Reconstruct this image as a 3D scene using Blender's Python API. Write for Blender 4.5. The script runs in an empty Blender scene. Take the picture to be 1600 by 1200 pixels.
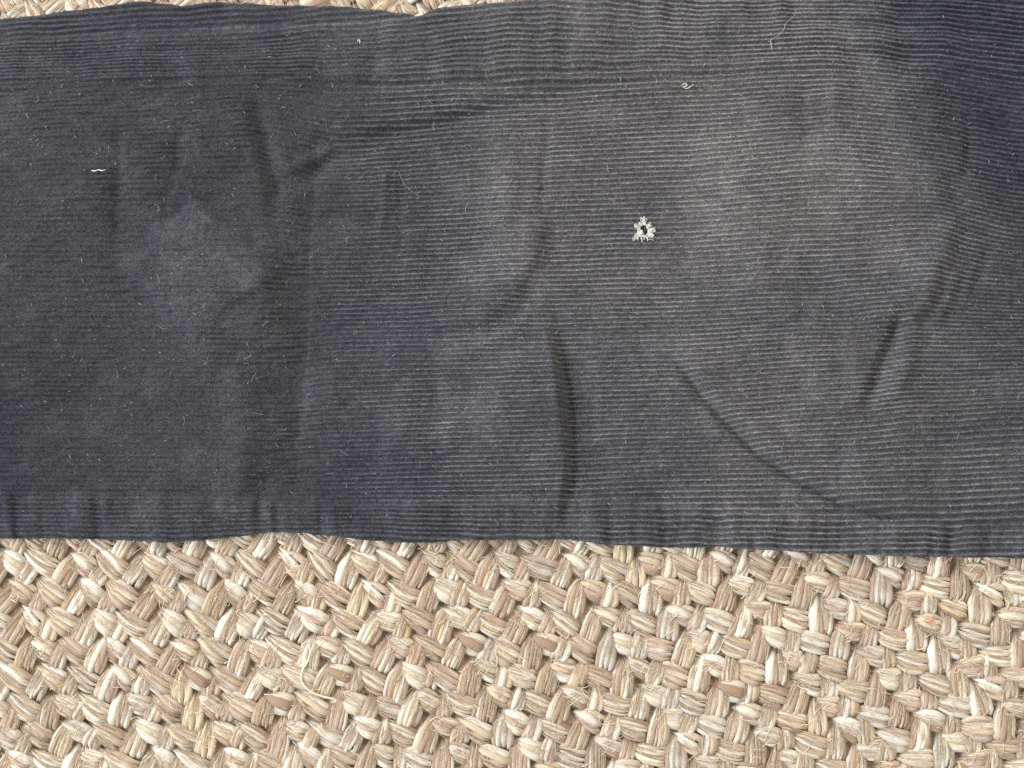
import bpy, math
import numpy as np
from mathutils import Vector

# ---------------------------------------------------------------- camera, world, lamps, exposure
S = 0.0002            # metres per design unit (one unit = 0.2 mm)
Z0 = 0.012            # height of the rug's top surface above the floor
CAM_D = 0.42
scene = bpy.context.scene
COL = scene.collection

cam = bpy.data.cameras.new("camera")
cam_o = bpy.data.objects.new("camera", cam)
COL.objects.link(cam_o)
cam_o.location = (0, 0, Z0 + 0.003 + CAM_D)
cam_o.rotation_euler = (0, 0, 0)
cam.sensor_fit = 'HORIZONTAL'
cam.sensor_width = 36.0
cam.lens = 36.0 * CAM_D / (1600 * S)
cam.clip_start = 0.01
cam.clip_end = 100
scene.camera = cam_o

world = bpy.data.worlds.new("World")
scene.world = world
world.use_nodes = True
wb = world.node_tree.nodes["Background"]
wb.inputs[0].default_value = (1.0, 0.93, 0.86, 1)
wb.inputs[1].default_value = 0.37


def area_lamp(name, loc, target, size, power, color):
    l = bpy.data.lights.new(name, 'AREA')
    l.shape = 'SQUARE'
    l.size = size
    l.energy = power
    l.color = color
    o = bpy.data.objects.new(name, l)
    COL.objects.link(o)
    o.location = loc
    o.rotation_euler = (Vector(target) - Vector(loc)).to_track_quat('-Z', 'Y').to_euler()
    return o


area_lamp("window_light", (-2.4, -0.15, 1.5), (0, 0, 0), 1.3, 130.0, (0.91, 0.955, 1.0))
area_lamp("room_light", (0.9, 1.9, 1.5), (0, 0, 0), 1.2, 56.0, (1.0, 0.92, 0.85))

vs = scene.view_settings
vs.view_transform = 'Standard'
vs.look = 'None'
vs.exposure = 0.0
vs.gamma = 1.0
vs.use_curve_mapping = False
scene.render.engine = 'CYCLES'
scene.cycles.use_denoising = False
scene.cycles.max_bounces = 6

rng = np.random.default_rng(7)


# ---------------------------------------------------------------- helpers
def mesh_from(name, verts, faces, mat=None, cols=None, uvs=None, smooth=True, extra=None):
    """verts in design units relative to the object; faces an (N,3) or (N,4) array"""
    me = bpy.data.meshes.new(name)
    v = np.asarray(verts, np.float32)
    f = np.asarray(faces, np.int32)
    n, k = f.shape
    me.vertices.add(len(v))
    me.vertices.foreach_set("co", v.ravel())
    me.loops.add(n * k)
    me.loops.foreach_set("vertex_index", f.ravel())
    me.polygons.add(n)
    me.polygons.foreach_set("loop_start", np.arange(0, n * k, k, dtype=np.int32))
    me.polygons.foreach_set("use_smooth", np.full(n, smooth, dtype=bool))
    me.update(calc_edges=True)
    if cols is not None:
        a = me.attributes.new("fibre_colour", 'FLOAT_COLOR', 'POINT')
        c = np.ones((len(v), 4), np.float32)
        c[:, :3] = cols
        a.data.foreach_set("color", c.ravel())
    for key, arr in (extra or {}).items():
        a = me.attributes.new(key, 'FLOAT', 'POINT')
        a.data.foreach_set("value", np.asarray(arr, np.float32).ravel())
    if uvs is not None:
        a = me.attributes.new("fibre_uv", 'FLOAT_VECTOR', 'POINT')
        u = np.zeros((len(v), 3), np.float32)
        u[:, :uvs.shape[1]] = uvs
        a.data.foreach_set("vector", u.ravel())
    if mat:
        me.materials.append(mat)
    return me


def link(name, data, parent=None, **props):
    o = bpy.data.objects.new(name, data)
    COL.objects.link(o)
    if parent:
        o.parent = parent
    for k, v in props.items():
        o[k] = v
    return o


def to_world(p):
    """design coordinates (x right, y down, z up, units of 0.2 mm) to metres"""
    p = np.asarray(p, float)
    out = np.empty_like(p)
    out[..., 0] = (p[..., 0] - 800) * S
    out[..., 1] = (600 - p[..., 1]) * S
    out[..., 2] = Z0 + p[..., 2] * S
    return out


def sstep(a, b, x):
    t = np.clip((x - a) / (b - a), 0, 1)
    return t * t * (3 - 2 * t)


_lat = {}


def vnoise(x, y, sx, sy, seed):
    """smooth value noise in -1..1"""
    if seed not in _lat:
        _lat[seed] = np.random.default_rng(1000 + seed).uniform(-1, 1, (256, 256))
    g = _lat[seed]
    u, v = x / sx + 1000, y / sy + 1000
    iu, iv = np.floor(u).astype(int), np.floor(v).astype(int)
    fu, fv = u - iu, v - iv
    fu = fu * fu * fu * (fu * (fu * 6 - 15) + 10)
    fv = fv * fv * fv * (fv * (fv * 6 - 15) + 10)
    i0, i1, j0, j1 = iu & 255, (iu + 1) & 255, iv & 255, (iv + 1) & 255
    return ((g[i0, j0] * (1 - fu) + g[i1, j0] * fu) * (1 - fv) +
            (g[i0, j1] * (1 - fu) + g[i1, j1] * fu) * fv)


def smooth_poly(pts, x):
    """monotone-ish smooth interpolation through (x, y) points"""
    p = np.asarray(pts, float)
    xs, ys = p[:, 0], p[:, 1]
    d = np.gradient(ys, xs)
    k = np.clip(np.searchsorted(xs, x) - 1, 0, len(xs) - 2)
    h = xs[k + 1] - xs[k]
    t = np.clip((x - xs[k]) / h, 0, 1)
    return ((2 * t**3 - 3 * t**2 + 1) * ys[k] + (t**3 - 2 * t**2 + t) * h * d[k] +
            (-2 * t**3 + 3 * t**2) * ys[k + 1] + (t**3 - t**2) * h * d[k + 1])


def tubes(lines, rad, sides=3):
    """lines (N,K,3), rad (N,K) -> verts, quads"""
    N, K, _ = lines.shape
    tan = np.gradient(lines, axis=1)
    tan /= np.linalg.norm(tan, axis=2, keepdims=True) + 1e-9
    up = np.zeros_like(tan)
    up[..., 2] = 1
    up[..., 0] = 0.05
    side = np.cross(tan, up)
    side /= np.linalg.norm(side, axis=2, keepdims=True) + 1e-9
    up2 = np.cross(side, tan)
    ang = np.arange(sides) / sides * 2 * np.pi
    v = (lines[:, :, None] + rad[:, :, None, None] *
         (np.cos(ang)[None, None, :, None] * side[:, :, None] + np.sin(ang)[None, None, :, None] * up2[:, :, None]))
    idx = np.arange(N * K * sides).reshape(N, K, sides)
    a = idx[:, :-1]
    b = idx[:, 1:]
    f = np.stack([a, b, np.roll(b, -1, 2), np.roll(a, -1, 2)], -1).reshape(-1, 4)
    return v.reshape(-1, 3), f


# ---------------------------------------------------------------- materials
def new_mat(name):
    m = bpy.data.materials.new(name)
    m.use_nodes = True
    nt = m.node_tree
    b = nt.nodes["Principled BSDF"]
    return m, nt, b


def node(nt, kind, **kw):
    n = nt.nodes.new(kind)
    for k, v in kw.items():
        setattr(n, k, v)
    return n


def jute_material():
    m, nt, b = new_mat("jute_fibre")
    L = nt.links.new
    at = node(nt, 'ShaderNodeAttribute', attribute_name="fibre_colour")
    uv = node(nt, 'ShaderNodeAttribute', attribute_name="fibre_uv")
    mp = node(nt, 'ShaderNodeMapping')
    mp.inputs['Scale'].default_value = (11.0, 0.4, 1.0)
    L(uv.outputs['Vector'], mp.inputs['Vector'])
    n1 = node(nt, 'ShaderNodeTexNoise')
    n1.inputs['Scale'].default_value = 1.0
    n1.inputs['Detail'].default_value = 2.5
    n1.inputs['Roughness'].default_value = 0.55
    L(mp.outputs[0], n1.inputs['Vector'])
    r = node(nt, 'ShaderNodeValToRGB')
    r.color_ramp.elements[0].position = 0.28
    r.color_ramp.elements[0].color = (0.54, 0.45, 0.37, 1)
    r.color_ramp.elements[1].position = 0.62
    r.color_ramp.elements[1].color = (1.08, 1.08, 1.08, 1)
    L(n1.outputs['Fac'], r.inputs['Fac'])
    mx = node(nt, 'ShaderNodeMix', data_type='RGBA', blend_type='MULTIPLY')
    mx.inputs['Factor'].default_value = 0.75
    L(at.outputs['Color'], mx.inputs['A'])
    L(r.outputs['Color'], mx.inputs['B'])
    L(mx.outputs['Result'], b.inputs['Base Color'])
    b.inputs['Roughness'].default_value = 0.62
    b.inputs['Specular IOR Level'].default_value = 0.35
    b.inputs['Sheen Weight'].default_value = 0.12
    bp = node(nt, 'ShaderNodeBump')
    bp.inputs['Strength'].default_value = 0.6
    bp.inputs['Distance'].default_value = 0.00025
    L(n1.outputs['Fac'], bp.inputs['Height'])
    L(bp.outputs[0], b.inputs['Normal'])
    return m


def plain_material(name, col, rough=0.8, noise=None, var=0.25):
    m, nt, b = new_mat(name)
    b.inputs['Roughness'].default_value = rough
    b.inputs['Base Color'].default_value = (*col, 1)
    if noise:
        tc = node(nt, 'ShaderNodeTexCoord')
        n = node(nt, 'ShaderNodeTexNoise')
        n.inputs['Scale'].default_value = noise
        n.inputs['Detail'].default_value = 4
        nt.links.new(tc.outputs['Object'], n.inputs['Vector'])
        r = node(nt, 'ShaderNodeValToRGB')
        r.color_ramp.elements[0].position = 0.3
        r.color_ramp.elements[1].position = 0.7
        r.color_ramp.elements[0].color = (*[c * (1 - var) for c in col], 1)
        r.color_ramp.elements[1].color = (*[min(1, c * (1 + var)) for c in col], 1)
        nt.links.new(n.outputs['Fac'], r.inputs['Fac'])
        nt.links.new(r.outputs['Color'], b.inputs['Base Color'])
    return m


def corduroy_material():
    m, nt, b = new_mat("charcoal_corduroy")
    L = nt.links.new
    tc = node(nt, 'ShaderNodeTexCoord')
    # uneven dye with painted light and shade: bluish charcoal against brownish charcoal
    n0 = node(nt, 'ShaderNodeTexNoise')
    n0.inputs['Scale'].default_value = 11.0
    n0.inputs['Detail'].default_value = 3.0
    L(tc.outputs['Object'], n0.inputs['Vector'])
    fa = node(nt, 'ShaderNodeAttribute', attribute_name="dye_and_light")
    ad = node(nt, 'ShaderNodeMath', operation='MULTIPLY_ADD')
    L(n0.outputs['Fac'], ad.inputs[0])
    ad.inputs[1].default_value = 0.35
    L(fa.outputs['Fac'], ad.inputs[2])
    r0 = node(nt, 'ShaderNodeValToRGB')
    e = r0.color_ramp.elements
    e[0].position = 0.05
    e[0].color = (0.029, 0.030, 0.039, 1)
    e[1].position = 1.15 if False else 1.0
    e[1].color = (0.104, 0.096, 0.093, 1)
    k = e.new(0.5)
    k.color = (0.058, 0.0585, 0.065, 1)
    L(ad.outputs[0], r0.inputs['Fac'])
    # pile grain
    mp = node(nt, 'ShaderNodeMapping')
    mp.inputs['Scale'].default_value = (1900, 2500, 2200)
    L(tc.outputs['Object'], mp.inputs['Vector'])
    n1 = node(nt, 'ShaderNodeTexNoise')
    n1.inputs['Scale'].default_value = 1.0
    n1.inputs['Detail'].default_value = 2.0
    n1.inputs['Roughness'].default_value = 0.7
    L(mp.outputs[0], n1.inputs['Vector'])
    r1 = node(nt, 'ShaderNodeMapRange')
    r1.inputs['From Min'].default_value = 0.3
    r1.inputs['From Max'].default_value = 0.75
    r1.inputs['To Min'].default_value = 0.38
    r1.inputs['To Max'].default_value = 2.0
    L(n1.outputs['Fac'], r1.inputs['Value'])
    # light on the wale crests painted as paler colour, plus rubbed nap
    cr = node(nt, 'ShaderNodeAttribute', attribute_name="wear_and_light")
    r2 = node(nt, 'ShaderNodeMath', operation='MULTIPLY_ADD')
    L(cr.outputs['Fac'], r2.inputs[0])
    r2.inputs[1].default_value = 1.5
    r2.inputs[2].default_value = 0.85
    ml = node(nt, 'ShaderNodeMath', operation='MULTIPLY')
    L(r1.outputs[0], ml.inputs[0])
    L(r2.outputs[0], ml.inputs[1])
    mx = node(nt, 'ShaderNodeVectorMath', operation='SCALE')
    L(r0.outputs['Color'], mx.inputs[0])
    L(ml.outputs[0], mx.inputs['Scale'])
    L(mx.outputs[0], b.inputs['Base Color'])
    b.inputs['Roughness'].default_value = 0.95
    b.inputs['Specular IOR Level'].default_value = 0.08
    b.inputs['Sheen Weight'].default_value = 0.22
    b.inputs['Sheen Roughness'].default_value = 0.35
    b.inputs['Sheen Tint'].default_value = (0.75, 0.78, 0.9, 1)
    bp = node(nt, 'ShaderNodeBump')
    bp.inputs['Strength'].default_value = 0.8
    bp.inputs['Distance'].default_value = 0.0003
    L(n1.outputs['Fac'], bp.inputs['Height'])
    L(bp.outputs[0], b.inputs['Normal'])
    return m


M_JUTE = jute_material()
M_BACK = plain_material("rug_backing", (0.36, 0.27, 0.18), 0.95, 900)
M_CORD = corduroy_material()
M_WHITE = plain_material("white_cotton_thread", (0.66, 0.65, 0.62), 0.8, 3000, 0.15)
M_LINT = plain_material("pale_lint", (0.42, 0.42, 0.43), 0.8)
M_CREAM = plain_material("cream_jute_thread", (0.78, 0.70, 0.52), 0.7, 1500, 0.12)
M_INNER = plain_material("brown_inner_weave", (0.085, 0.06, 0.045), 0.9, 4000, 0.5)
M_ORANGE = plain_material("orange_thread", (0.36, 0.19, 0.11), 0.8)
M_CORAL = plain_material("coral_fluff", (0.80, 0.30, 0.20), 0.8)
M_GOLD = plain_material("straw_fibre", (0.78, 0.66, 0.46), 0.65)
M_FLOOR = plain_material("floor_boards", (0.30, 0.22, 0.15), 0.6, 40)

# ---------------------------------------------------------------- outlines of the trouser leg (design units)
OUT_TOP = [(-400, 84), (-200, 58), (0, 28), (90, 18), (150, 10), (210, 3), (260, 5), (288, 7.5), (312, 4), (380, 5),
           (540, 10), (600, 15), (640, 21), (657, 24), (672, 18), (700, 11), (800, 3), (850, -1), (1060, -14),
           (1300, -28), (1600, -45), (2000, -66)]
FRONT_TOP = [(-400, 96), (-200, 80), (0, 64), (120, 56), (200, 51), (290, 45), (400, 40), (530, 34), (600, 30),
             (640, 26), (660, 22.5), (672, 17), (700, 10), (800, 2), (850, -2), (1060, -15), (1300, -29), (1600, -46), (2000, -67)]
OUT_BOT = [(-400, 840), (-200, 840), (0, 841), (135, 842), (202, 844), (294, 843.6), (337, 839), (388, 833), (439, 831),
           (489, 833), (540, 838), (574, 843), (699, 843.6), (746, 840.5), (800, 843), (867, 842), (918, 846), (1070, 853),
           (1130, 853), (1200, 857.5), (1300, 862), (1390, 867), (1460, 868), (1600, 871), (2000, 880)]
HOLE = (1004.0, 361.0)
PITCH = 7.6


def seg_dist(x, y, pts):
    """signed distance to a polyline (positive to its right when walking along it) and progress 0..1"""
    p = np.asarray(pts, float)
    ln = np.linalg.norm(np.diff(p, axis=0), axis=1)
    cum = np.concatenate([[0], np.cumsum(ln)])
    best = np.full(x.shape, 1e9)
    sg = np.zeros(x.shape)
    pr = np.zeros(x.shape)
    for i in range(len(p) - 1):
        d = p[i + 1] - p[i]
        t = ((x - p[i, 0]) * d[0] + (y - p[i, 1]) * d[1]) / (d @ d)
        tc = np.clip(t, 0, 1)
        dx, dy = x - p[i, 0] - tc * d[0], y - p[i, 1] - tc * d[1]
        dist = np.hypot(dx, dy)
        s = np.sign(d[0] * dy - d[1] * dx)
        m = dist < best
        best = np.where(m, dist, best)
        sg = np.where(m, s, sg)
        pr = np.where(m, (cum[i] + tc * ln[i]) / cum[-1], pr)
    return best * sg, pr


def crease(x, y, pts, amp, sig, taper=0.25):
    """a groove (amp<0) or ridge along a polyline, fading towards its ends"""
    x0, y0 = np.min(pts, axis=0) - 6 * sig
    x1, y1 = np.max(pts, axis=0) + 6 * sig
    out = np.zeros(x.shape)
    m = (x > x0) & (x < x1) & (y > y0) & (y < y1)
    if m.any():
        d, p = seg_dist(x[m], y[m], pts)
        f = np.clip(np.minimum(p, 1 - p) / taper, 0, 1)
        f = f * f * (3 - 2 * f)
        out[m] = amp * np.exp(-(d / sig) ** 2) * f
    return out


def ledge(x, y, pts, amp, sig, reach, taper=0.2):
    """a step across a polyline: the ground falls sharply across it and recovers slowly"""
    x0, y0 = np.min(pts, axis=0) - 3 * reach
    x1, y1 = np.max(pts, axis=0) + 3 * reach
    out = np.zeros(x.shape)
    m = (x > x0) & (x < x1) & (y > y0) & (y < y1)
    if m.any():
        d, p = seg_dist(x[m], y[m], pts)
        f = np.clip(np.minimum(p, 1 - p) / taper, 0, 1)
        f = f * f * (3 - 2 * f)
        out[m] = amp * 0.5 * np.tanh(d / sig) * np.exp(-(d / reach) ** 2) * f
    return out


SEAM_TOP = [(-400, 152), (0, 139), (250, 124), (400, 119), (530, 127), (700, 128), (850, 133), (950, 126), (1060, 117),
            (1300, 108), (1450, 112), (1600, 120), (2000, 140)]
SEAM_BOT = [(-400, 776), (0, 774), (300, 776), (540, 788), (800, 778), (1060, 788), (1300, 806), (1450, 818), (1600, 826), (2000, 840)]


def folds(x, y):
    A_ = np.array
    top = smooth_poly(FRONT_TOP, x)
    bot = smooth_poly(OUT_BOT, x)
    z = np.zeros(x.shape)
    # dome towards the edges
    z += 5 * (1 - np.exp(-np.clip(y - top, 0, None) / 40)) - 5
    z += 5 * (1 - np.exp(-np.clip(bot - y, 0, None) / 34)) - 5
    z += 9.0 * sstep(0, 150, y - top) * sstep(0, 120, bot - y)
    # broad rolls of the cloth between the long creases
    inner = sstep(10, 110, y - top) * sstep(10, 90, bot - y)
    ea = smooth_poly([(-100, 380), (150, 396), (270, 408), (420, 412), (560, 402), (700, 385), (780, 372), (900, 360)], y)
    eb = smooth_poly([(-100, 500), (250, 496), (320, 488), (500, 482), (640, 474), (770, 458), (900, 450)], y)
    ec = smooth_poly([(-100, 860), (150, 852), (330, 842), (520, 868), (620, 887), (745, 894), (838, 878), (900, 870)], y)
    z += inner * sstep(170, 280, y) * (-12.0 * np.clip((x - ea) / (eb - ea), 0, 1) ** 1.3 + 2.5 * np.exp(-((x - ea) / 26) ** 2) + 12.0 * (1 - np.exp(-np.clip(x - eb, 0, None) / 130)))
    deep = 0.10 + 0.95 * sstep(430, 590, y)
    z += inner * deep * (8.0 * sstep(-220, -22, x - ec) - 10.5 * sstep(-18, 8, x - ec) + 2.5 * sstep(12, 150, x - ec))
    z += inner * (9.0 * sstep(1000, 1330, x) - 6.0 * sstep(1400, 1500, x))
    # seam allowances pressing through near both side seams
    s1 = smooth_poly(SEAM_TOP, x)
    w1 = 1 - 0.6 * sstep(1250, 1450, x)
    z += w1 * 3.6 * (1 - sstep(-10, 9, y - s1))
    z += w1 * -0.8 * np.clip(0.6 + 1.2 * vnoise(x, y, 90, 90, 8), 0, 1.3) * np.exp(-((y - s1 - 5) / 4.0) ** 2)
    s2 = smooth_poly(SEAM_BOT, x)
    z += 3.8 * sstep(-9, 9, y - s2) - 1.2 * np.exp(-((y - s2 + 5) / 6.0) ** 2)
    z += crease(x, y, A_([(1000, 60), (1120, 48), (1250, 52), (1380, 40)]), 3.0, 10)
    # long soft ridges lying along the upper seam band
    yw = y - wale_warp(x, y)
    z += (1 - sstep(0, 45, y - s1)) * sstep(2, 25, y - top) * (2.0 * vnoise(x, yw, 230, 13, 9) + 1.6 * vnoise(x, yw, 340, 26, 10))
    # puckers across the seam strips
    in1 = (1 - sstep(-30, 12, y - s1)) * (0.35 + 0.65 * sstep(350, 650, x)) * (1 - 0.5 * sstep(1100, 1400, x))
    z += in1 * (2.2 * vnoise(x, y, 21, 120, 1) + 1.3 * vnoise(x + 0.3 * y, y, 44, 160, 2))
    in2 = sstep(-14, 12, y - s2)
    z += in2 * (2.0 * vnoise(x, y, 14, 150, 3) + 3.0 * vnoise(x, y, 31, 120, 4))
    # broad unevenness
    z += 2.6 * vnoise(x, y, 170, 140, 5) + 1.3 * vnoise(x, y, 70, 85, 6) + 0.55 * vnoise(x, y, 30, 42, 7)
    A = np.array
    # left fold and the pull running from it
    z += crease(x, y, A([(388, 130), (405, 175), (414, 215), (420, 255), (432, 300), (425, 350)]), -7.5, 14)
    z += crease(x, y, A([(425, 235), (455, 262), (490, 250), (530, 226)]), 5.0, 11)
    z += crease(x, y, A([(440, 300), (475, 285), (520, 250), (620, 222)]), -3.0, 12)
    z += ledge(x, y, A([(430, 252), (520, 216), (620, 200), (720, 176), (830, 148), (960, 130)]), -7.0, 9, 60)
    z += crease(x, y, A([(560, 219), (700, 192), (800, 166)]), -3.0, 8)
    # vertical creases
    z += ledge(x, y, A([(487, 320), (482, 500), (474, 640), (458, 770)]), -2.5, 5, 40)
    z += crease(x, y, A([(190, 170), (188, 300), (182, 420)]), -2.6, 9)
    z += crease(x, y, A([(288, 180), (280, 260), (255, 345)]), -2.2, 9)
    z += ledge(x, y, A([(672, 250), (668, 360), (664, 480)]), 2.4, 7, 40)
    z += ledge(x, y, A([(806, 160), (808, 260), (800, 390)]), 2.2, 8, 45)
    z += crease(x, y, A([(857, 190), (850, 260), (846, 330)]), -2.6, 7)
    z += crease(x, y, A([(604, 250), (600, 330), (592, 380)]), 2.2, 7)
    z += crease(x, y, A([(630, 260), (626, 340), (630, 400)]), -2.2, 8)
    # curved rim of the knee bulge
    z += ledge(x, y, A([(858, 300), (846, 390), (812, 460), (762, 505), (700, 512), (630, 496)]), 10.0, 12, 60)
    z += crease(x, y, A([(850, 470), (800, 520), (745, 545), (690, 560)]), 2.6, 11)
    z += crease(x, y, A([(700, 560), (715, 620), (705, 690), (700, 730)]), 2.6, 15)
    z += crease(x, y, A([(820, 540), (800, 580), (770, 640)]), 2.2, 15)
    # deep vertical fold
    z += crease(x, y, A([(866, 510), (874, 560), (886, 620), (893, 680), (893, 745), (880, 800), (876, 838)]), -4.5, 8)
    z += crease(x, y, A([(858, 520), (868, 640), (872, 720)]), 2.5, 9)
    # diamond-shaped imprint of a pocket bag
    xd, yd = x + 9 * vnoise(x, y, 55, 55, 56), y + 9 * vnoise(x, y, 55, 55, 57)
    d1 = np.abs((xd - 308) * 0.72 + (yd - 418) * -0.69) / 82
    d2 = np.abs((xd - 308) * 0.69 + (yd - 418) * 0.72) / 88
    z += 4.2 * (1 - sstep(0.80, 1.10, np.maximum(d1, d2)))
    z += crease(x, y, A([(250, 355), (300, 320), (360, 310)]), -2.0, 8)
    # right-hand folds
    z += crease(x, y, A([(1412, 470), (1392, 530), (1366, 590), (1342, 660)]), -9.0, 12)
    z += crease(x, y, A([(1432, 490), (1412, 560), (1386, 630)]), 5.0, 13)
    z += crease(x, y, A([(1480, 395), (1470, 440), (1446, 492), (1420, 530)]), -3.5, 13)
    z += crease(x, y, A([(1500, 400), (1480, 460), (1455, 520)]), 3.0, 9)
    z += crease(x, y, A([(1545, 380), (1535, 420), (1515, 470)]), -3.0, 9)
    z += ledge(x, y, A([(1262, 370), (1285, 425), (1320, 475), (1362, 501), (1408, 506), (1450, 488), (1477, 440), (1488, 380), (1484, 330)]), -12.0, 14, 65)
    z += crease(x, y, A([(1036, 545), (1075, 590), (1130, 655), (1180, 705), (1240, 748), (1310, 784), (1400, 812), (1440, 820)]), -7.5, 9, 0.12)
    z += ledge(x, y, A([(1036, 545), (1075, 590), (1130, 655), (1180, 705), (1240, 748), (1310, 784), (1400, 812)]), -6.0, 8, 70)
    z += crease(x, y, A([(1060, 540), (1130, 622), (1220, 705), (1310, 760)]), 3.0, 12)
    z += crease(x, y, A([(940, 440), (960, 500), (990, 560), (1010, 600)]), 2.0, 9)
    z += crease(x, y, A([(1255, 115), (1248, 180), (1262, 260)]), -2.6, 13)
    z += crease(x, y, A([(1300, 125), (1292, 180), (1310, 220)]), 2.6, 14)
    z += crease(x, y, A([(1508, 150), (1512, 220), (1505, 300)]), -3.0, 9)
    z += crease(x, y, A([(1440, 250), (1470, 320), (1500, 380)]), 3.0, 18)
    z += crease(x, y, A([(1420, 0), (1400, 60), (1440, 140)]), -4.0, 28)
    z *= 1.5
    # the leg sinks away towards the right end
    z += -14 * sstep(1400, 1720, x + 0.35 * (400 - y)) * (1 - 0.4 * sstep(500, 800, y))
    # the small worn-through hole
    r = np.hypot((x - HOLE[0]) / 7.0, (y - HOLE[1]) / 9.0)
    z += -7 * (1 - sstep(0.5, 1.25, r))
    return z


LINE_X = np.array([-400, 0, 265, 400, 530, 800, 1060, 1300, 1450, 1600, 2000], float)
LINE_Y = np.array([-80, 0, 60, 130, 190, 245, 360, 460, 550, 640, 740, 845, 900], float)
LINE_D = np.array([
    [85, 55, 36, 28, 20, 0, -10, -16, -12, -4, 10],
    [85, 55, 35, 28, 20, 0, -8, -14, -10, 0, 14],
    [70, 48, 34, 26, 18, 0, -8, -14, -8, 4, 20],
    [26, 14, 4, -2, 3, 0, -10, -17, -8, 10, 30],
    [16, 8, 0, -8, 14, 0, -11, -22, -12, 10, 30],
    [4, 2, -2, -4, 16, 0, -11, -26, -15, 8, 26],
    [8, 5, 5, 6, 8, 0, -6, -15, -25, 5, 20],
    [8, 6, 8, 12, 6, 0, -4, -10, -20, -8, 0],
    [14, 12, 12, 14, 1, 0, -6, -18, -26, -30, -30],
    [12, 10, 10, 14, 6, 0, -6, -20, -32, -40, -50],
    [6, 6, 6, 8, 4, 0, -9, -12, -16, -22, -30],
    [-8, -4, 0, -6, -8, 0, 4, 6, 6, 4, 0],
    [-8, -4, 0, -6, -8, 0, 6, 10, 10, 10, 10]], float)


def wale_warp(x, y):
    """how far the wale lines bend away from straight, by smooth interpolation of LINE_D"""
    def weights(g, q):
        k = np.clip(np.searchsorted(g, q) - 1, 0, len(g) - 2)
        t = np.clip((q - g[k]) / (g[k + 1] - g[k]), 0, 1)
        return k, t * t * (3 - 2 * t) * 0.6 + t * 0.4
    i, u = weights(LINE_Y, y)
    k, v = weights(LINE_X, x)
    return ((LINE_D[i, k] * (1 - v) + LINE_D[i, k + 1] * v) * (1 - u) +
            (LINE_D[i + 1, k] * (1 - v) + LINE_D[i + 1, k + 1] * v) * u)


def nap_patch(x, y):
    """places where the pile has been brushed flat, 0..1"""
    p = 0.45 * np.clip(1.3 * vnoise(x, y, 30, 60, 51) + 0.9 * vnoise(x, y, 90, 60, 52) + 0.35 * vnoise(x, y, 9, 9, 53) - 0.3, 0, 1)
    for cx, cy, rx, ry in ((300, 470, 70, 60), (690, 540, 90, 35), (740, 640, 45, 60), (780, 330, 30, 110), (1120, 300, 60, 120), (1420, 400, 70, 60)):
        p = np.maximum(p, 0.75 * np.exp(-((x - cx) / rx) ** 2 - ((y - cy) / ry) ** 2) * np.clip(0.8 + 0.6 * vnoise(x, y, 18, 18, 54), 0, 1))
    xd, yd = x + 9 * vnoise(x, y, 55, 55, 56), y + 9 * vnoise(x, y, 55, 55, 57)
    d1 = np.abs((xd - 308) * 0.72 + (yd - 418) * -0.69) / 82
    d2 = np.abs((xd - 308) * 0.69 + (yd - 418) * 0.72) / 88
    p = np.maximum(p, 0.85 * (1 - sstep(0.8, 1.05, np.maximum(d1, d2))) * np.clip(0.75 + 0.5 * vnoise(x, y, 30, 24, 55), 0, 1))
    return p


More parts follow.
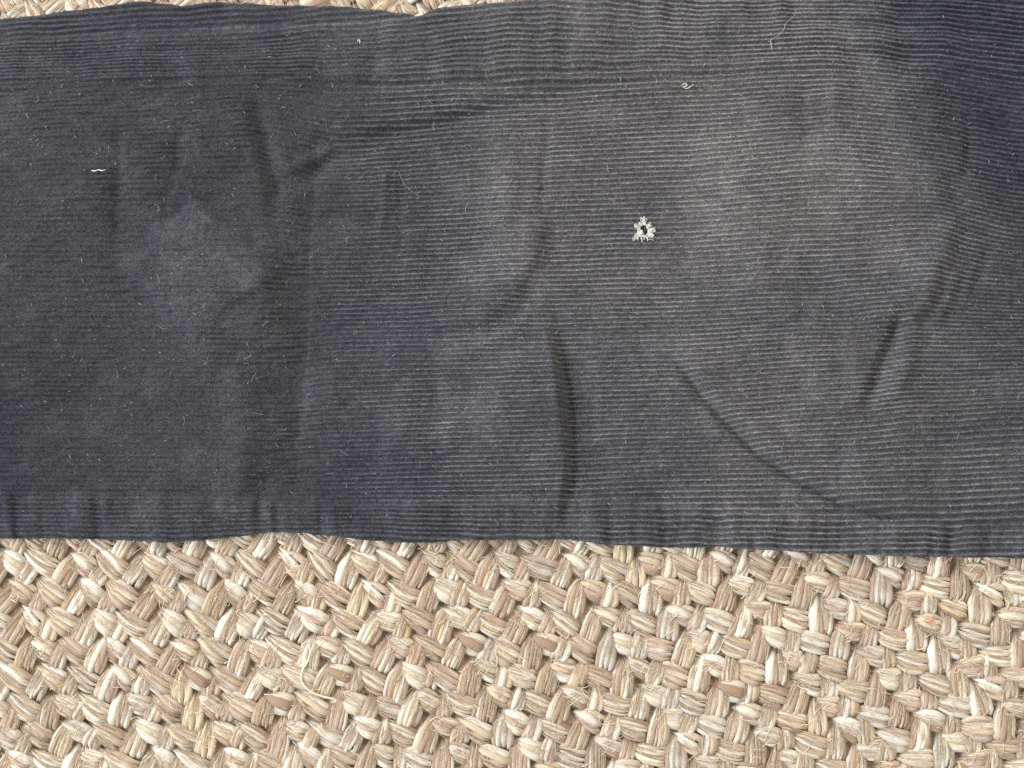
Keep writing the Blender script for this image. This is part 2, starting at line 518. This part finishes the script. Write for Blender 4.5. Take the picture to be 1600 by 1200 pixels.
def wales(x, y, z_fold):
    """rib height in units, painted crest light and rubbed nap 0..1, wale phase"""
    s1 = smooth_poly(SEAM_TOP, x)
    s2 = smooth_poly(SEAM_BOT, x)
    strip = np.maximum(1 - sstep(-25, 10, y - s1), sstep(-12, 12, y - s2))
    yy = y - wale_warp(x, y)
    yy = yy + (0.3 + 0.9 * strip) * vnoise(x, y, 40, 60, 11) + 0.22 * vnoise(x, y, 9, 30, 12) + 0.18 * z_fold
    yy = yy + 0.2 * np.clip(s1 + 15 - y, 0, None) * (1 - sstep(850, 1200, x))     # wider wales in the upper band
    ph = yy / PITCH
    c = 0.5 + 0.5 * np.cos(2 * np.pi * ph)
    q = np.clip(0.12 + 0.88 * sstep(430, 620, x + 60 * vnoise(x, y, 90, 110, 13)) - 0.55 * strip * (1 - sstep(900, 1200, x)), 0, 1)
    rib = (1 - q) * np.power(c, 0.42) + q * np.power(c, 1.7)
    rib = rib * (1 - 0.8 * strip) + 0.8 * strip * np.power(c, 0.95)
    flat = 0.45 + 0.25 * q + (0.55 - 0.25 * q) * np.clip(0.6 + 1.6 * vnoise(x, y, 75, 60, 14) + 0.5 * vnoise(x, y, 25, 22, 15), 0, 1)
    left_soft = 1 + 0.10 * (1 - sstep(430, 560, x)) * (1 - strip)
    wi = np.floor(ph + 0.5)
    patch = nap_patch(x, y)
    flat = flat * (1 - 0.42 * patch)
    dash = np.clip(0.82 + 0.9 * vnoise(x, wi * 37.0, 24, 1, 23), 0.06, 1.5)
    even = np.clip(q + 0.75 * strip, 0, 1)
    amp = (2.7 + 1.5 * strip) * flat * left_soft * ((1 - even) * dash + even * (1 + 0.15 * vnoise(x, wi * 41.0, 28, 1, 27)))
    tuft = vnoise(x, wi * 53.0, 4.2, 1, 24)
    jitter = 0.50 * vnoise(x, y, 3.4, 2.6, 16) + 0.30 * vnoise(x, y, 7, 3.5, 17) + 0.55 * tuft * c
    wear_and_light = np.power(c, 4.5) * q * np.clip(0.80 + 0.3 * vnoise(x, y, 80, 60, 18) + 0.40 * vnoise(x, wi * 29.0, 6, 1, 19) + 0.25 * vnoise(x, wi * 31.0, 40, 1, 20), 0, 1.5)  # light catching the wale crests, painted as paler colour
    wear_and_light = wear_and_light + patch * (0.36 + 0.15 * tuft)
    wear_and_light = wear_and_light + 0.38 * strip * np.power(c, 2.0) * (1 - 0.8 * q) * (1 + 0.5 * tuft)  # crest light painted into the seam strips
    top = smooth_poly(FRONT_TOP, x)      # highlight painted along the folded edge where it lies over the back panel
    wear_and_light = wear_and_light + 0.28 * np.exp(-((y - top - 2.5) / 3.2) ** 2) * sstep(230, 330, x) * (1 - sstep(600, 670, x)) * (1 + 0.5 * tuft)
    return amp * rib + jitter, wear_and_light, ph


def dye_and_light(x, y):  # cloth tone: uneven dye, with light and shade painted in
    f = 0.30 + 0.10 * vnoise(x, y, 200, 160, 21) + 0.05 * vnoise(x, y, 60, 45, 22) + 0.06 * vnoise(x, y, 24, 15, 25) + 0.09 * vnoise(x, y, 8, 5, 26)
    f = f - 0.12 * (1 - sstep(420, 640, x))
    f = f + 0.32 * np.exp(-(((x - 1160) / 340) ** 2 + ((y - 260) / 400) ** 2))  # warm light cast at right-centre painted into the colour
    f = f + 0.12 * np.exp(-(((x - 445) / 38) ** 2)) * sstep(180, 260, y)  # brown shade on the right-facing band painted into the colour
    f = f - 0.44 * sstep(1360, 1540, x + 0.35 * (200 - y)) * (1 - 0.75 * sstep(250, 560, y))  # darker and bluer towards the upper right end
    f = f - 0.20 * np.exp(-(((x - 600) / 130) ** 2 + ((y - 560) / 240) ** 2)) - 0.10 * np.exp(-(((x - 780) / 200) ** 2 + ((y - 760) / 110) ** 2))
    return f


def front_surface(xs):
    """rows of the front panel: rolled upper edge, flat field, rolled lower edge"""
    nroll = 22
    top, bot = smooth_poly(FRONT_TOP, xs), smooth_poly(OUT_BOT, xs)
    top = top + 0.5 * vnoise(xs, xs * 0, 9, 9, 31)
    bot = bot + 0.5 * vnoise(xs, xs * 0, 9, 9, 32)
    R1 = 4.5 + 2.5 * sstep(600, 700, xs) + 1.5 * sstep(250, 420, xs) * (1 - sstep(600, 700, xs))
    R2 = np.full(xs.shape, 7.0)
    nmain = 720
    a = np.linspace(-math.radians(75), math.pi / 2, nroll, endpoint=False)
    Y, Z, N_y, N_z, ARC = [], [], [], [], []
    HT = 14.0
    for ai in a:
        Y.append(top + R1 - R1 * math.cos(ai)); Z.append(HT - R1 + R1 * math.sin(ai))
        N_y.append(np.full(xs.shape, -math.cos(ai))); N_z.append(np.full(xs.shape, math.sin(ai)))
        ARC.append(top + R1 - R1 * (math.pi / 2 - ai))
    for t in np.linspace(0, 1, nmain):
        y = (top + R1) * (1 - t) + (bot - R2) * t
        Y.append(y); Z.append(np.full(xs.shape, HT)); N_y.append(0 * xs); N_z.append(0 * xs + 1); ARC.append(y)
    for ai in a[::-1]:
        Y.append(bot - R2 + R2 * math.cos(ai)); Z.append(HT - R2 + R2 * math.sin(ai))
        N_y.append(np.full(xs.shape, math.cos(ai))); N_z.append(np.full(xs.shape, math.sin(ai)))
        ARC.append(bot - R2 + R2 * (math.pi / 2 - ai))
    return [np.array(q) for q in (Y, Z, N_y, N_z, ARC)]


def grid_faces(r, c):
    i = np.arange(r * c).reshape(r, c)
    return np.stack([i[:-1, :-1], i[1:, :-1], i[1:, 1:], i[:-1, 1:]], -1).reshape(-1, 4)


# ---------------------------------------------------------------- setting: floor under the rug
fv = np.array([(-3, -3, 0), (3, -3, 0), (3, 3, 0), (-3, 3, 0)], float)
link("floor", mesh_from("floor", fv, [[0, 1, 2, 3]], M_FLOOR), kind="structure")

# ---------------------------------------------------------------- the braided rug
rug = link("braided_rug", None, label="cream and tan braided jute rug under the dark trouser leg", category="rug")
RUG_C = np.array([2457.0, 121.0])          # centre of the rug's concentric braids
BRAID = 103.7
R_FIRST = 1376.0

PALETTE = np.array([(0.82, 0.785, 0.69), (0.74, 0.665, 0.53), (0.58, 0.455, 0.325), (0.43, 0.305, 0.21), (0.56, 0.435, 0.35), (0.65, 0.545, 0.38)])
PWEIGHT = np.array([0.28, 0.20, 0.15, 0.13, 0.12, 0.12])


def strand_mesh(length, width, nply, g, fibres=36, sides=8, stations=11):
    """one visible strand of the braid: several twisted plies that rise from under their neighbour and dive again"""
    t = np.linspace(0, 1, stations)
    wprof = 0.34 + 0.66 * sstep(-0.05, 0.55, t) - 0.14 * sstep(0.8, 1.0, t)
    zc = -11.0 + 11.0 * sstep(-0.05, 0.5, t) + 1.5 * sstep(0.4, 0.72, t) - 13.0 * sstep(0.80, 1.05, t)
    bend = g.normal(0, 1.6) * np.sin(t * math.pi)
    tw = g.normal(0.12, 0.16)
    V, F, C, U = [], [], [], []
    off = 0
    shares = g.uniform(0.6, 1.4, nply)
    shares /= shares.sum()
    cent = np.cumsum(shares) - shares / 2 - 0.5
    hgt = g.uniform(-1.6, 1.2, nply)
    strand_tone = g.uniform(0.84, 1.08)
    weight = PWEIGHT * g.uniform(0.25, 1.75, len(PWEIGHT))
    weight /= weight.sum()
    ang = np.arange(sides) / sides * 2 * np.pi
    last = -1
    for k in range(nply):
        rad = shares[k] * width * 0.70
        shift = g.uniform(-0.25, 0.25)
        sp = 0.55 + 0.45 * np.sin(np.clip(t * 0.98 + 0.02 + shift * t * (1 - t), 0, 1) * math.pi) ** 0.6
        y = cent[k] * width * 0.92 * wprof + bend + (tw + g.normal(0, 0.05)) * width * (t - 0.5) + g.normal(0, 0.8) * np.sin(t * 6 + g.uniform(0, 6))
        z = zc + hgt[k] - 4.0 * (cent[k] * 2) ** 2 - 5.0 + rad * 0.10
        ry = rad * (0.35 + 0.65 * wprof) * sp
        rz = (4.6 + rad * 0.12) * (0.55 + 0.45 * sp)
        x0, x1 = g.uniform(-5, 2), length + g.uniform(-4, 3)
        x = x0 + (x1 - x0) * t
        rip = 1 + 0.07 * g.normal(0, 1, (1, sides)) + 0.03 * g.normal(0, 1, (stations, sides))
        ring = np.stack([np.repeat(x[:, None], sides, 1),
                         y[:, None] + ry[:, None] * np.cos(ang)[None] * rip,
                         z[:, None] + rz[:, None] * np.sin(ang)[None] * rip], -1)
        idx = np.arange(stations * sides).reshape(stations, sides) + off
        a, b = idx[:-1], idx[1:]
        F.append(np.stack([a, np.roll(a, -1, 1), np.roll(b, -1, 1), b], -1).reshape(-1, 4))
        V.append(ring.reshape(-1, 3))
        ci = g.choice(len(PALETTE), p=weight)
        if ci == last:
            ci = g.choice(len(PALETTE), p=weight)
        last = ci
        col = PALETTE[ci] * strand_tone * g.uniform(0.92, 1.06)
        # fibres of another shade run through the ply
        other = PALETTE[g.choice(len(PALETTE), p=weight)]
        mixk = np.clip(g.normal(0.1, 0.25, sides), 0, 0.7)
        cc = (col[None] * (1 - mixk[:, None]) + other[None] * mixk[:, None])[None] * np.ones((stations, 1, 1))
        C.append(np.clip(cc, 0.05, 0.88).reshape(-1, 3))
        uo = g.uniform(0, 400, 2)
        uu = (ang[None] / 2 + 0.35 * t[:, None]) * max(1.0, rad / 5) + uo[0]
        vv = t[:, None] * length / 22 + 0 * ang[None] + uo[1]
        U.append(np.stack([uu, vv, np.full_like(uu, g.uniform(0, 50))], -1).reshape(-1, 3))
        off += stations * sides
    if fibres:
        n, kk = fibres, 4
        s = np.linspace(0, 1, kk)
        t0 = g.uniform(0.0, 0.45, n)
        t1 = t0 + g.uniform(0.25, 0.6, n)
        tt = t0[:, None] + (t1 - t0)[:, None] * s
        yy = g.uniform(-0.5, 0.5, n)[:, None] * width * np.interp(tt, t, wprof) + g.normal(0, 3.0, n)[:, None] * (s - 0.4) \
            + g.normal(0, 0.5, (n, kk)) + tw * width * (tt - 0.5)
        zz = np.interp(tt, t, zc) - 4.0 * (yy / width * 2) ** 2 + g.uniform(0.0, 1.6, n)[:, None] + g.uniform(-0.5, 2.0, n)[:, None] * (s ** 2)
        ln = np.stack([tt * length, yy, zz], -1)
        fr = np.repeat(g.uniform(0.22, 0.5, n)[:, None], kk, 1) * (1 - 0.5 * s)
        v, f = tubes(ln, fr, 3)
        V.append(v); F.append(f + off)
        fc = PALETTE[g.choice(len(PALETTE), n)] * g.uniform(0.85, 1.1, (n, 1))
        C.append(np.repeat(np.clip(fc, 0, .88), kk * 3, 0))
        U.append(np.repeat(g.uniform(0, 400, (n, 3)), kk * 3, 0))
    return np.concatenate(V), np.concatenate(F), np.concatenate(C), np.concatenate(U)


# kinds: (radial offset of the strand's middle, phase along the braid, axis angle against the braid, length, width, plies)
KINDS = {
    'wide_flat': dict(dr=0.0, ph=0.0, ang=-37, L=70, W=35, n=(4, 6)),
    'wide_steep': dict(dr=-33.5, ph=0.55, ang=41, L=70, W=34, n=(4, 6)),
    'slim_flat': dict(dr=-61.0, ph=0.48, ang=-39, L=54, W=33, n=(3, 4)),
    'slim_steep': dict(dr=-82.0, ph=0.93, ang=41, L=54, W=29, n=(3, 4)),
}
STEP = 48.0
NVAR = 20
variants = {}
gv = np.random.default_rng(21)
for kind, K in KINDS.items():
    for q in range(NVAR):
        variants[kind, q] = strand_mesh(K['L'] * gv.uniform(0.95, 1.06), K['W'] * gv.uniform(0.94, 1.06), int(gv.integers(K['n'][0], K['n'][1] + 1)), gv)
variant_mesh = {}
plain_variants = {}
for kind, K in KINDS.items():
    for q in range(6):
        plain_variants[kind, q] = strand_mesh(K['L'], K['W'], K['n'][0], gv, fibres=0)


def get_variant_mesh(key):
    if key not in variant_mesh:
        v, f, c, u = variants[key]
        vv = v * S
        vv[:, 1] *= -1
        variant_mesh[key] = mesh_from("strand", vv, f[:, ::-1], M_JUTE, c, u)
    return variant_mesh[key]


placements = []
gp = np.random.default_rng(5)
for k in range(-9, 20):
    r0 = R_FIRST + BRAID * k
    jb = gp.normal(0, 0.05)
    for kind, K in KINDS.items():
        rr = r0 + K['dr']
        dth = STEP / (r0 - 40)
        n0, n1 = int(-1.6 / dth), int(1.6 / dth)
        for i in range(n0, n1):
            # angle measured about the rug's centre; the braid runs down and to the right
            th = 2.70 + (i + jb - K['ph']) * dth
            cx, cy = RUG_C + rr * np.array([math.cos(th), math.sin(th)])
            if not (-130 < cx < 1730 and -110 < cy < 1310):
                continue
            ty, by = smooth_poly(OUT_TOP, np.array([cx]))[0], smooth_poly(OUT_BOT, np.array([cx]))[0]
            if ty + 60 < cy < by - 60:
                continue           # wholly under the trouser leg
            # tangent pointing down-right on the design plane
            tang = math.atan2(-math.cos(th), math.sin(th))
            axis = tang + math.radians(K['ang'] + gp.normal(0, 3.2))
            placements.append((kind, int(gp.integers(NVAR)), cx + gp.normal(0, 1.2), cy + gp.normal(0, 1.2), axis,
                               gp.uniform(0.94, 1.07), gp.uniform(0.93, 1.08), gp.normal(0, 0.9) - (1.0 if kind.startswith('slim') else 0)))


def shows(p):
    x, y = p[2], p[3]
    by = smooth_poly(OUT_BOT, np.array([x]))[0]
    inside = min(x, 1600 - x, y - by - 6 if y > 400 else -50, 1200 - y)
    return inside


placements.sort(key=shows, reverse=True)
NSINGLE = 300
SV, SF, SC, SU = [], [], [], []
off = 0
for i, (kind, q, cx, cy, axis, sl, sw, dz) in enumerate(placements):
    K = KINDS[kind]
    ca, sa = math.cos(axis), math.sin(axis)
    half = K['L'] * 0.54 * sl
    sx, sy = cx - ca * half, cy - sa * half
    if i < NSINGLE:
        o = link("strand", get_variant_mesh((kind, q)), rug)
        o.location = to_world((sx, sy, dz))
        o.rotation_euler = (0, 0, -axis)
        o.scale = (sl, sw, 1)
    else:
        v, f, c, u = variants[kind, q] if -40 < cx < 1640 and -40 < cy < 1240 else plain_variants[kind, q % 6]
        xx, yy = v[:, 0] * sl, v[:, 1] * sw
        w = np.stack([sx + xx * ca - yy * sa, sy + xx * sa + yy * ca, v[:, 2] + dz], -1)
        SV.append(to_world(w)); SF.append(f[:, ::-1] + off); SC.append(c); SU.append(u)
        off += len(v)
link("strand", mesh_from("strand_rest", np.concatenate(SV), np.concatenate(SF), M_JUTE, np.concatenate(SC), np.concatenate(SU)),
     rug, kind="stuff")

# backing under the strands
bx = np.linspace(-260, 1860, 60)
by_ = np.linspace(-260, 1460, 50)
GX, GY = np.meshgrid(bx, by_)
GZ = -11.5 + 1.5 * vnoise(GX, GY, 40, 40, 41)
bv = to_world(np.stack([GX, GY, GZ], -1)).reshape(-1, 3)
nb = len(bv)
low = bv.copy()
low[:, 2] = 0.0012
bf = grid_faces(50, 60)
ring = np.concatenate([np.arange(60), 60 * np.arange(1, 50) + 59, np.arange(49 * 60 + 58, 49 * 60 - 1, -1), 60 * np.arange(48, 0, -1)])
rim = np.stack([ring, np.roll(ring, -1), np.roll(ring, -1) + nb, ring + nb], -1)
link("backing", mesh_from("backing", np.concatenate([bv, low]), np.concatenate([bf, bf[:, ::-1] + nb, rim]), M_BACK), rug)

# straw-coloured ends poking out between the braids
gf = np.random.default_rng(77)
lines, rads = [], []
for kind, q, cx, cy, axis, sl, sw, dz in placements:
    if not (-40 < cx < 1640 and -60 < cy < 1240):
        continue
    K = KINDS[kind]
    n = {'wide_flat': 1, 'wide_steep': 2, 'slim_flat': 4, 'slim_steep': 2}[kind]
    for _ in range(gf.poisson(n * 0.8)):
        s = np.linspace(0, 1, 6)
        if kind in ('slim_flat', 'wide_steep') and gf.random() < 0.75:
            a = gf.choice([-math.radians(52), math.radians(5)], p=[.65, .35]) + gf.normal(0, 0.3)
        else:
            a = gf.uniform(0, 2 * math.pi)
        ln = gf.uniform(8, 26)
        px, py = cx + gf.normal(0, 11), cy + gf.normal(0, 11)
        cv = gf.normal(0, 3.0)
        lx = px + math.cos(a) * ln * (s - .5) - math.sin(a) * cv * (s - .5) ** 2 * 4
        ly = py + math.sin(a) * ln * (s - .5) + math.cos(a) * cv * (s - .5) ** 2 * 4
        z = gf.uniform(0.5, 2.0) + (gf.uniform(0, 3) * s - 5 * (1 - s) ** 3)
        lines.append(np.stack([lx, ly, z], -1))
        rads.append(gf.uniform(0.45, 0.95) * (1 - 0.6 * s))
v, f = tubes(np.array(lines), np.array(rads), 3)
link("stray_fibre", mesh_from("stray_fibre", to_world(v), f[:, ::-1], M_GOLD), rug, kind="stuff")

# ---------------------------------------------------------------- the corduroy trouser leg
leg = link("trouser_leg", None, label="charcoal corduroy trouser leg lying creased across the braided rug", category="trousers")
NX = 900
xs = np.linspace(-130, 1730, NX)
Y, Z, NY, NZ, ARC = front_surface(xs)
XX = np.repeat(xs[None], Y.shape[0], 0)
zf = folds(XX, np.clip(ARC, smooth_poly(FRONT_TOP, xs)[None], smooth_poly(OUT_BOT, xs)[None]))
rib, wear_and_light, ph = wales(XX, ARC, zf)
hole = np.hypot((XX - HOLE[0]) / 9.0, (Y - HOLE[1]) / 11.0)
rib = rib * sstep(0.8, 1.4, hole)
lift = np.clip((Z + 4) / 20, 0, 1)
P = np.stack([XX, Y + NY * rib, Z + NZ * rib + zf * lift], -1)
P[..., 2] = np.maximum(P[..., 2], 1.2)
fd = dye_and_light(XX, Y)
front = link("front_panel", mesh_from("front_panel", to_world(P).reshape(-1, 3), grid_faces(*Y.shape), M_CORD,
                                      extra={"wear_and_light": wear_and_light, "dye_and_light": fd}), leg)

# back panel: shows as a second layer along the upper edge
nxb = 500
xb = np.linspace(-130, 1730, nxb)
tb = smooth_poly(OUT_TOP, xb) + 14 * sstep(640, 700, xb) + 0.4 * vnoise(xb, xb * 0, 8, 8, 33)
bb = smooth_poly(OUT_BOT, xb) - 22
R = 4.0
rows = []
for a in np.linspace(-math.radians(80), math.pi / 2, 12, endpoint=False):
    rows.append((tb + R - R * math.cos(a), np.full(nxb, 2.2 + R * math.sin(a)), np.full(nxb, -math.cos(a)), np.full(nxb, math.sin(a)), tb + R - R * (math.pi / 2 - a)))
for t in np.linspace(0, 1, 70):
    y = tb + R + t * 75
    rows.append((y, np.full(nxb, 2.2 + R) - 3.5 * sstep(38, 75, y - tb), 0 * xb, 0 * xb + 1, y))
for t in np.linspace(0.02, 1, 12):
    y = (tb + R + 75) * (1 - t) + bb * t
    rows.append((y, np.full(nxb, 3.0), 0 * xb, 0 * xb, y))
Yb, Zb, NYb, NZb, Ab = [np.array([r[i] for r in rows]) for i in range(5)]
XB = np.repeat(xb[None], Yb.shape[0], 0)
ribb, wear_and_light_b, _ = wales(XB, Ab, 0 * XB)
zb = Zb + (1.8 * vnoise(XB, Yb, 38, 60, 34) + 1.0 * vnoise(XB, Yb, 90, 40, 35)) * (NZb > 0.5)
PB = np.stack([XB, Yb + NYb * ribb, zb + NZb * ribb], -1)
PB[..., 2] = np.maximum(PB[..., 2], 0.8)
link("back_panel", mesh_from("back_panel", to_world(PB).reshape(-1, 3), grid_faces(*Yb.shape), M_CORD,
                             extra={"wear_and_light": wear_and_light_b, "dye_and_light": dye_and_light(XB, Yb)}), leg)


def surf_z(x, y):
    """height of the front panel's crest level at a point"""
    x, y = np.asarray(x, float), np.asarray(y, float)
    z = folds(x, y)
    r, _, _ = wales(x, y, z)
    return 14.0 + z + r


# short pile standing on the wales
gq = np.random.default_rng(99)
NB = 150000
px = gq.uniform(-40, 1640, NB)
py = gq.uniform(0, 1, NB)
tp, bt = smooth_poly(FRONT_TOP, px) + 10, smooth_poly(OUT_BOT, px) - 10
py = tp + (bt - tp) * py
pz = surf_z(px, py)
keep = np.hypot((px - HOLE[0]) / 16, (py - HOLE[1]) / 18) > 1
px, py, pz = px[keep], py[keep], pz[keep]
n = len(px)
az = gq.uniform(0, 2 * np.pi, n)
ln = gq.uniform(1.0, 3.2, n)
base = np.stack([px, py, pz - 0.4], -1)
wv = np.stack([np.cos(az), np.sin(az), 0 * az], -1) * 0.28
tip = base + np.stack([gq.normal(0, 0.5, n) * ln, gq.normal(0.1, 0.5, n) * ln, 0.75 * ln], -1)
pv = np.stack([base - wv, base + wv, tip], 1).reshape(-1, 3)
pf = np.arange(3 * n).reshape(-1, 3)
fdp = np.repeat(dye_and_light(px, py), 3)
link("pile", mesh_from("pile", to_world(pv), pf, M_CORD, smooth=False,
                       extra={"wear_and_light": np.repeat(np.where(gq.random(n) < 0.22, gq.uniform(0.8, 2.6, n), gq.uniform(0.0, 0.7, n)), 3), "dye_and_light": fdp}), leg, kind="stuff")

# the frayed white rim of the worn-through hole
fray = link("frayed_hole", mesh_from("inner_weave", to_world(np.array(
    [(1004 + 8.5 * math.cos(a) * (1 + 0.1 * math.sin(3 * a)), 361 + 10.5 * math.sin(a),
      float(surf_z(1004, 361)) + 0.8 + 0.9 * math.sin(5 * a)) for a in np.linspace(0, 2 * math.pi, 24, endpoint=False)]
    + [(1004, 361, float(surf_z(1004, 361)) + 0.5)])),
    [[i, 24, (i + 1) % 24] for i in range(24)], M_INNER), leg, label="small worn-through hole with a frayed white thread rim")


def petal(root, tip, width, g, n=12):
    """a tuft of cotton threads that leave the rim of the hole, turn at the tip and come back"""
    root, tip = np.array(root, float), np.array(tip, float)
    d = tip - root
    ln = np.linalg.norm(d)
    d /= ln
    sd = np.array([-d[1], d[0]])
    ls, rs = [], []
    q = np.linspace(0, 1, 14)
    for _ in range(n):
        k = g.uniform(0.35, 1.08)
        w = width * g.uniform(0.25, 1.0) * g.choice([-1, 1])
        skew = g.normal(0, 0.18)
        along = np.sin(q * math.pi) ** 0.75 * ln * k
        across = -np.cos(q * math.pi) * w * (0.45 + 0.55 * np.sin(q * math.pi)) + skew * along + g.normal(0, 0.35, 14)
        p = root[None] + along[:, None] * d + across[:, None] * sd + g.normal(0, 0.5, 2)
        z = RIM - 0.6 + 2.4 * np.sin(q * math.pi) * g.uniform(0.3, 1.1) + g.normal(0, 0.35)
        ls.append(np.column_stack([p, z]))
        rs.append(np.full(14, g.uniform(0.22, 0.55)))
    return np.array(ls), np.array(rs)


RIM = float(np.mean(surf_z(np.array([990., 1018., 1004.]), np.array([345., 372., 340.]))))
gt = np.random.default_rng(3)
for root, tip, w in [((1004, 353), (1004.8, 340.5), 4.2), ((999, 358), (990, 353), 3.6), ((998, 364), (992.5, 375), 3.2),
                     ((1010, 357), (1016, 351), 3.0), ((1011, 362), (1022, 359), 4.0), ((1011, 366), (1021, 371), 3.4),
                     ((999, 360), (1001, 367), 2.2), ((1002, 354), (998, 350), 2.4)]:
    l, r = petal(root, tip, w, gt, 13)
    v, f = tubes(l, r, 5)
    link("thread_tuft", mesh_from("thread_tuft", to_world(v), f[:, ::-1], M_WHITE), fray)
for k in range(9):          # threads running round the rim
    a = np.linspace(0, 2 * math.pi, 26) + gt.uniform(0, 6)
    rr = 1 + 0.16 * np.cos(3 * (a + math.pi / 2)) + gt.normal(0, 0.03, 26)
    l = np.stack([1004.5 + (7.2 + 0.35 * k) * rr * np.cos(a), 361.5 + (8.6 + 0.35 * k) * rr * np.sin(a),
                  RIM + 0.2 + 0.9 * np.sin(a * 2 + k) + gt.normal(0, 0.3)], -1)[: int(gt.integers(9, 20))]
    v, f = tubes(l[None], np.full((1, len(l)), gt.uniform(0.3, 0.55)), 5)
    link("rim_thread", mesh_from("rim_thread", to_world(v), f[:, ::-1], M_WHITE), fray)
for (x0, y0, x1, y1, w) in [(997, 370, 1013, 371.5, .8), (996, 371, 995.5, 376.5, .8), (1000.5, 371.5, 1002, 378, .9),
                            (1005.5, 371, 1005, 376, .7), (1009, 371.5, 1011, 377.5, .9), (988, 377, 996, 374, .4),
                            (1012, 375, 1021, 376.5, .4), (987, 376, 993, 366, .4)]:
    s = np.linspace(0, 1, 7)
    l = np.stack([x0 + (x1 - x0) * s + gt.normal(0, .2, 7), y0 + (y1 - y0) * s + gt.normal(0, .3, 7), RIM + 1.4 + 1.2 * np.sin(s * 3.1)], -1)
    v, f = tubes(l[None], np.full((1, 7), w), 5)
    link("thread_end", mesh_from("thread_end", to_world(v), f[:, ::-1], M_WHITE), fray)
s = np.linspace(0, 1, 8)
l = np.stack([1006 + 1.0 * np.sin(s * 4), 355 + 13.5 * s, RIM - 2.5 + 0 * s], -1)
v, f = tubes(l[None], np.full((1, 8), 0.45), 5)
link("inner_thread", mesh_from("inner_thread", to_world(v), f[:, ::-1], M_ORANGE), fray)

# ---------------------------------------------------------------- loose bits lying on the cloth and the rug


def loose(name, pts, rad, mat, zfun, label, cat, group=None):
    p = np.asarray(pts, float)
    t = np.linspace(0, 1, len(p))
    q = np.linspace(0, 1, max(12, 5 * len(p)))
    x = smooth_poly(np.stack([t, p[:, 0]], -1), q)
    y = smooth_poly(np.stack([t, p[:, 1]], -1), q)
    z = zfun(x, y)
    rr = np.full(len(q), rad) * (1 - 0.55 * np.abs(2 * q - 1) ** 6)
    v, f = tubes(np.stack([x, y, z], -1)[None], rr[None], 6)
    o = link(name, mesh_from(name, to_world(v), f[:, ::-1], mat), label=label, category=cat)
    if group:
        o["group"] = group
    return o


on_cloth = lambda x, y: np.convolve(np.pad(surf_z(x, y), 2, mode='edge'), np.ones(5) / 5, 'valid') + 1.2
on_rug = lambda x, y: 4.2 + 0.8 * np.sin(x * 0.12 + y * 0.1)
loose("thread_scrap", [(149, 269.5), (155, 270.5), (161, 268.5), (166, 270), (171, 268)], 0.95, M_WHITE, on_cloth,
      "short straight white thread scrap on smooth dark corduroy away from the hole", "thread")
loose("lint_hair", [(1242, 14), (1238, 28), (1224, 42), (1218, 55), (1210, 63), (1199, 70), (1195, 72)], 0.32, M_LINT, on_cloth,
      "long thin pale hair curling over the corduroy near its upper edge", "hair")
loose("lint_hair", [(1199, 70), (1200, 76), (1201, 85)], 0.55, M_LINT, on_cloth,
      "short pale hair hooked onto the end of the long hair on the corduroy", "hair")
loose("lint_hair", [(613, 276), (622, 268), (630, 285), (640, 297), (658, 309)], 0.17, M_LINT, on_cloth,
      "fine looped pale hair on creased corduroy beside the diagonal pull line", "hair")
loose("lint_fluff", [(1062, 138), (1068, 134), (1071, 138), (1066, 140), (1072, 142), (1082, 136)], 0.7, M_WHITE, on_cloth,
      "tiny white fluff knot on corduroy above the frayed hole", "lint")
loose("lint_fluff", [(559, 66), (561, 63), (563, 66), (562, 69)], 0.7, M_WHITE, on_cloth,
      "tiny white curl of lint on the puckered upper seam strip", "lint")
loose("jute_thread", [(481, 1008), (483, 1020), (479, 1036), (471, 1050), (469, 1064), (474, 1074), (484, 1083), (500, 1090), (518, 1094), (524, 1098), (516, 1100)],
      1.5, M_CREAM, on_rug, "loose curled cream jute thread lying on the braided rug", "thread")
loose("coral_fluff", [(1452, 969), (1456, 966), (1459, 970), (1454, 972), (1458, 974)], 1.3, M_CORAL, on_rug,
      "larger speck of coral orange fluff caught in the rug strands", "fluff")
loose("coral_fluff", [(1491, 1020), (1494, 1022), (1497, 1021)], 1.0, M_CORAL, on_rug,
      "smaller faint pink speck of fluff caught in the rug strands", "fluff")

# countless crumbs of lint on the corduroy
gl = np.random.default_rng(44)
lines, rads = [], []
for _ in range(1100):
    x0 = gl.uniform(-30, 1630)
    y0 = gl.uniform(20, 835)
    s = np.linspace(0, 1, 6)
    big = gl.random() < 0.12
    ln = gl.uniform(7, 18) if big else gl.uniform(1.5, 7)
    a = gl.uniform(0, 2 * math.pi)
    turn = gl.normal(0, 1.6)
    aa = a + turn * s
    x = x0 + np.cumsum(np.cos(aa)) * ln / 6
    y = y0 + np.cumsum(np.sin(aa)) * ln / 6
    z = surf_z(x, y) + gl.uniform(0.5, 1.6)
    if y.min() < smooth_poly(FRONT_TOP, x).max() + 10 or y.max() > smooth_poly(OUT_BOT, x).min() - 10:
        continue
    lines.append(np.stack([x, y, z], -1))
    rads.append(np.full(6, gl.uniform(0.14, 0.28) if big else gl.uniform(0.18, 0.45)))
v, f = tubes(np.array(lines), np.array(rads), 3)
link("lint", mesh_from("lint", to_world(v), f[:, ::-1], M_LINT), kind="stuff",
     label="scattered pale lint specks over the dark corduroy", category="lint")

print("placements", len(placements), "tris", sum(len(o.data.polygons) * 2 for o in bpy.data.objects if o.type == 'MESH'))
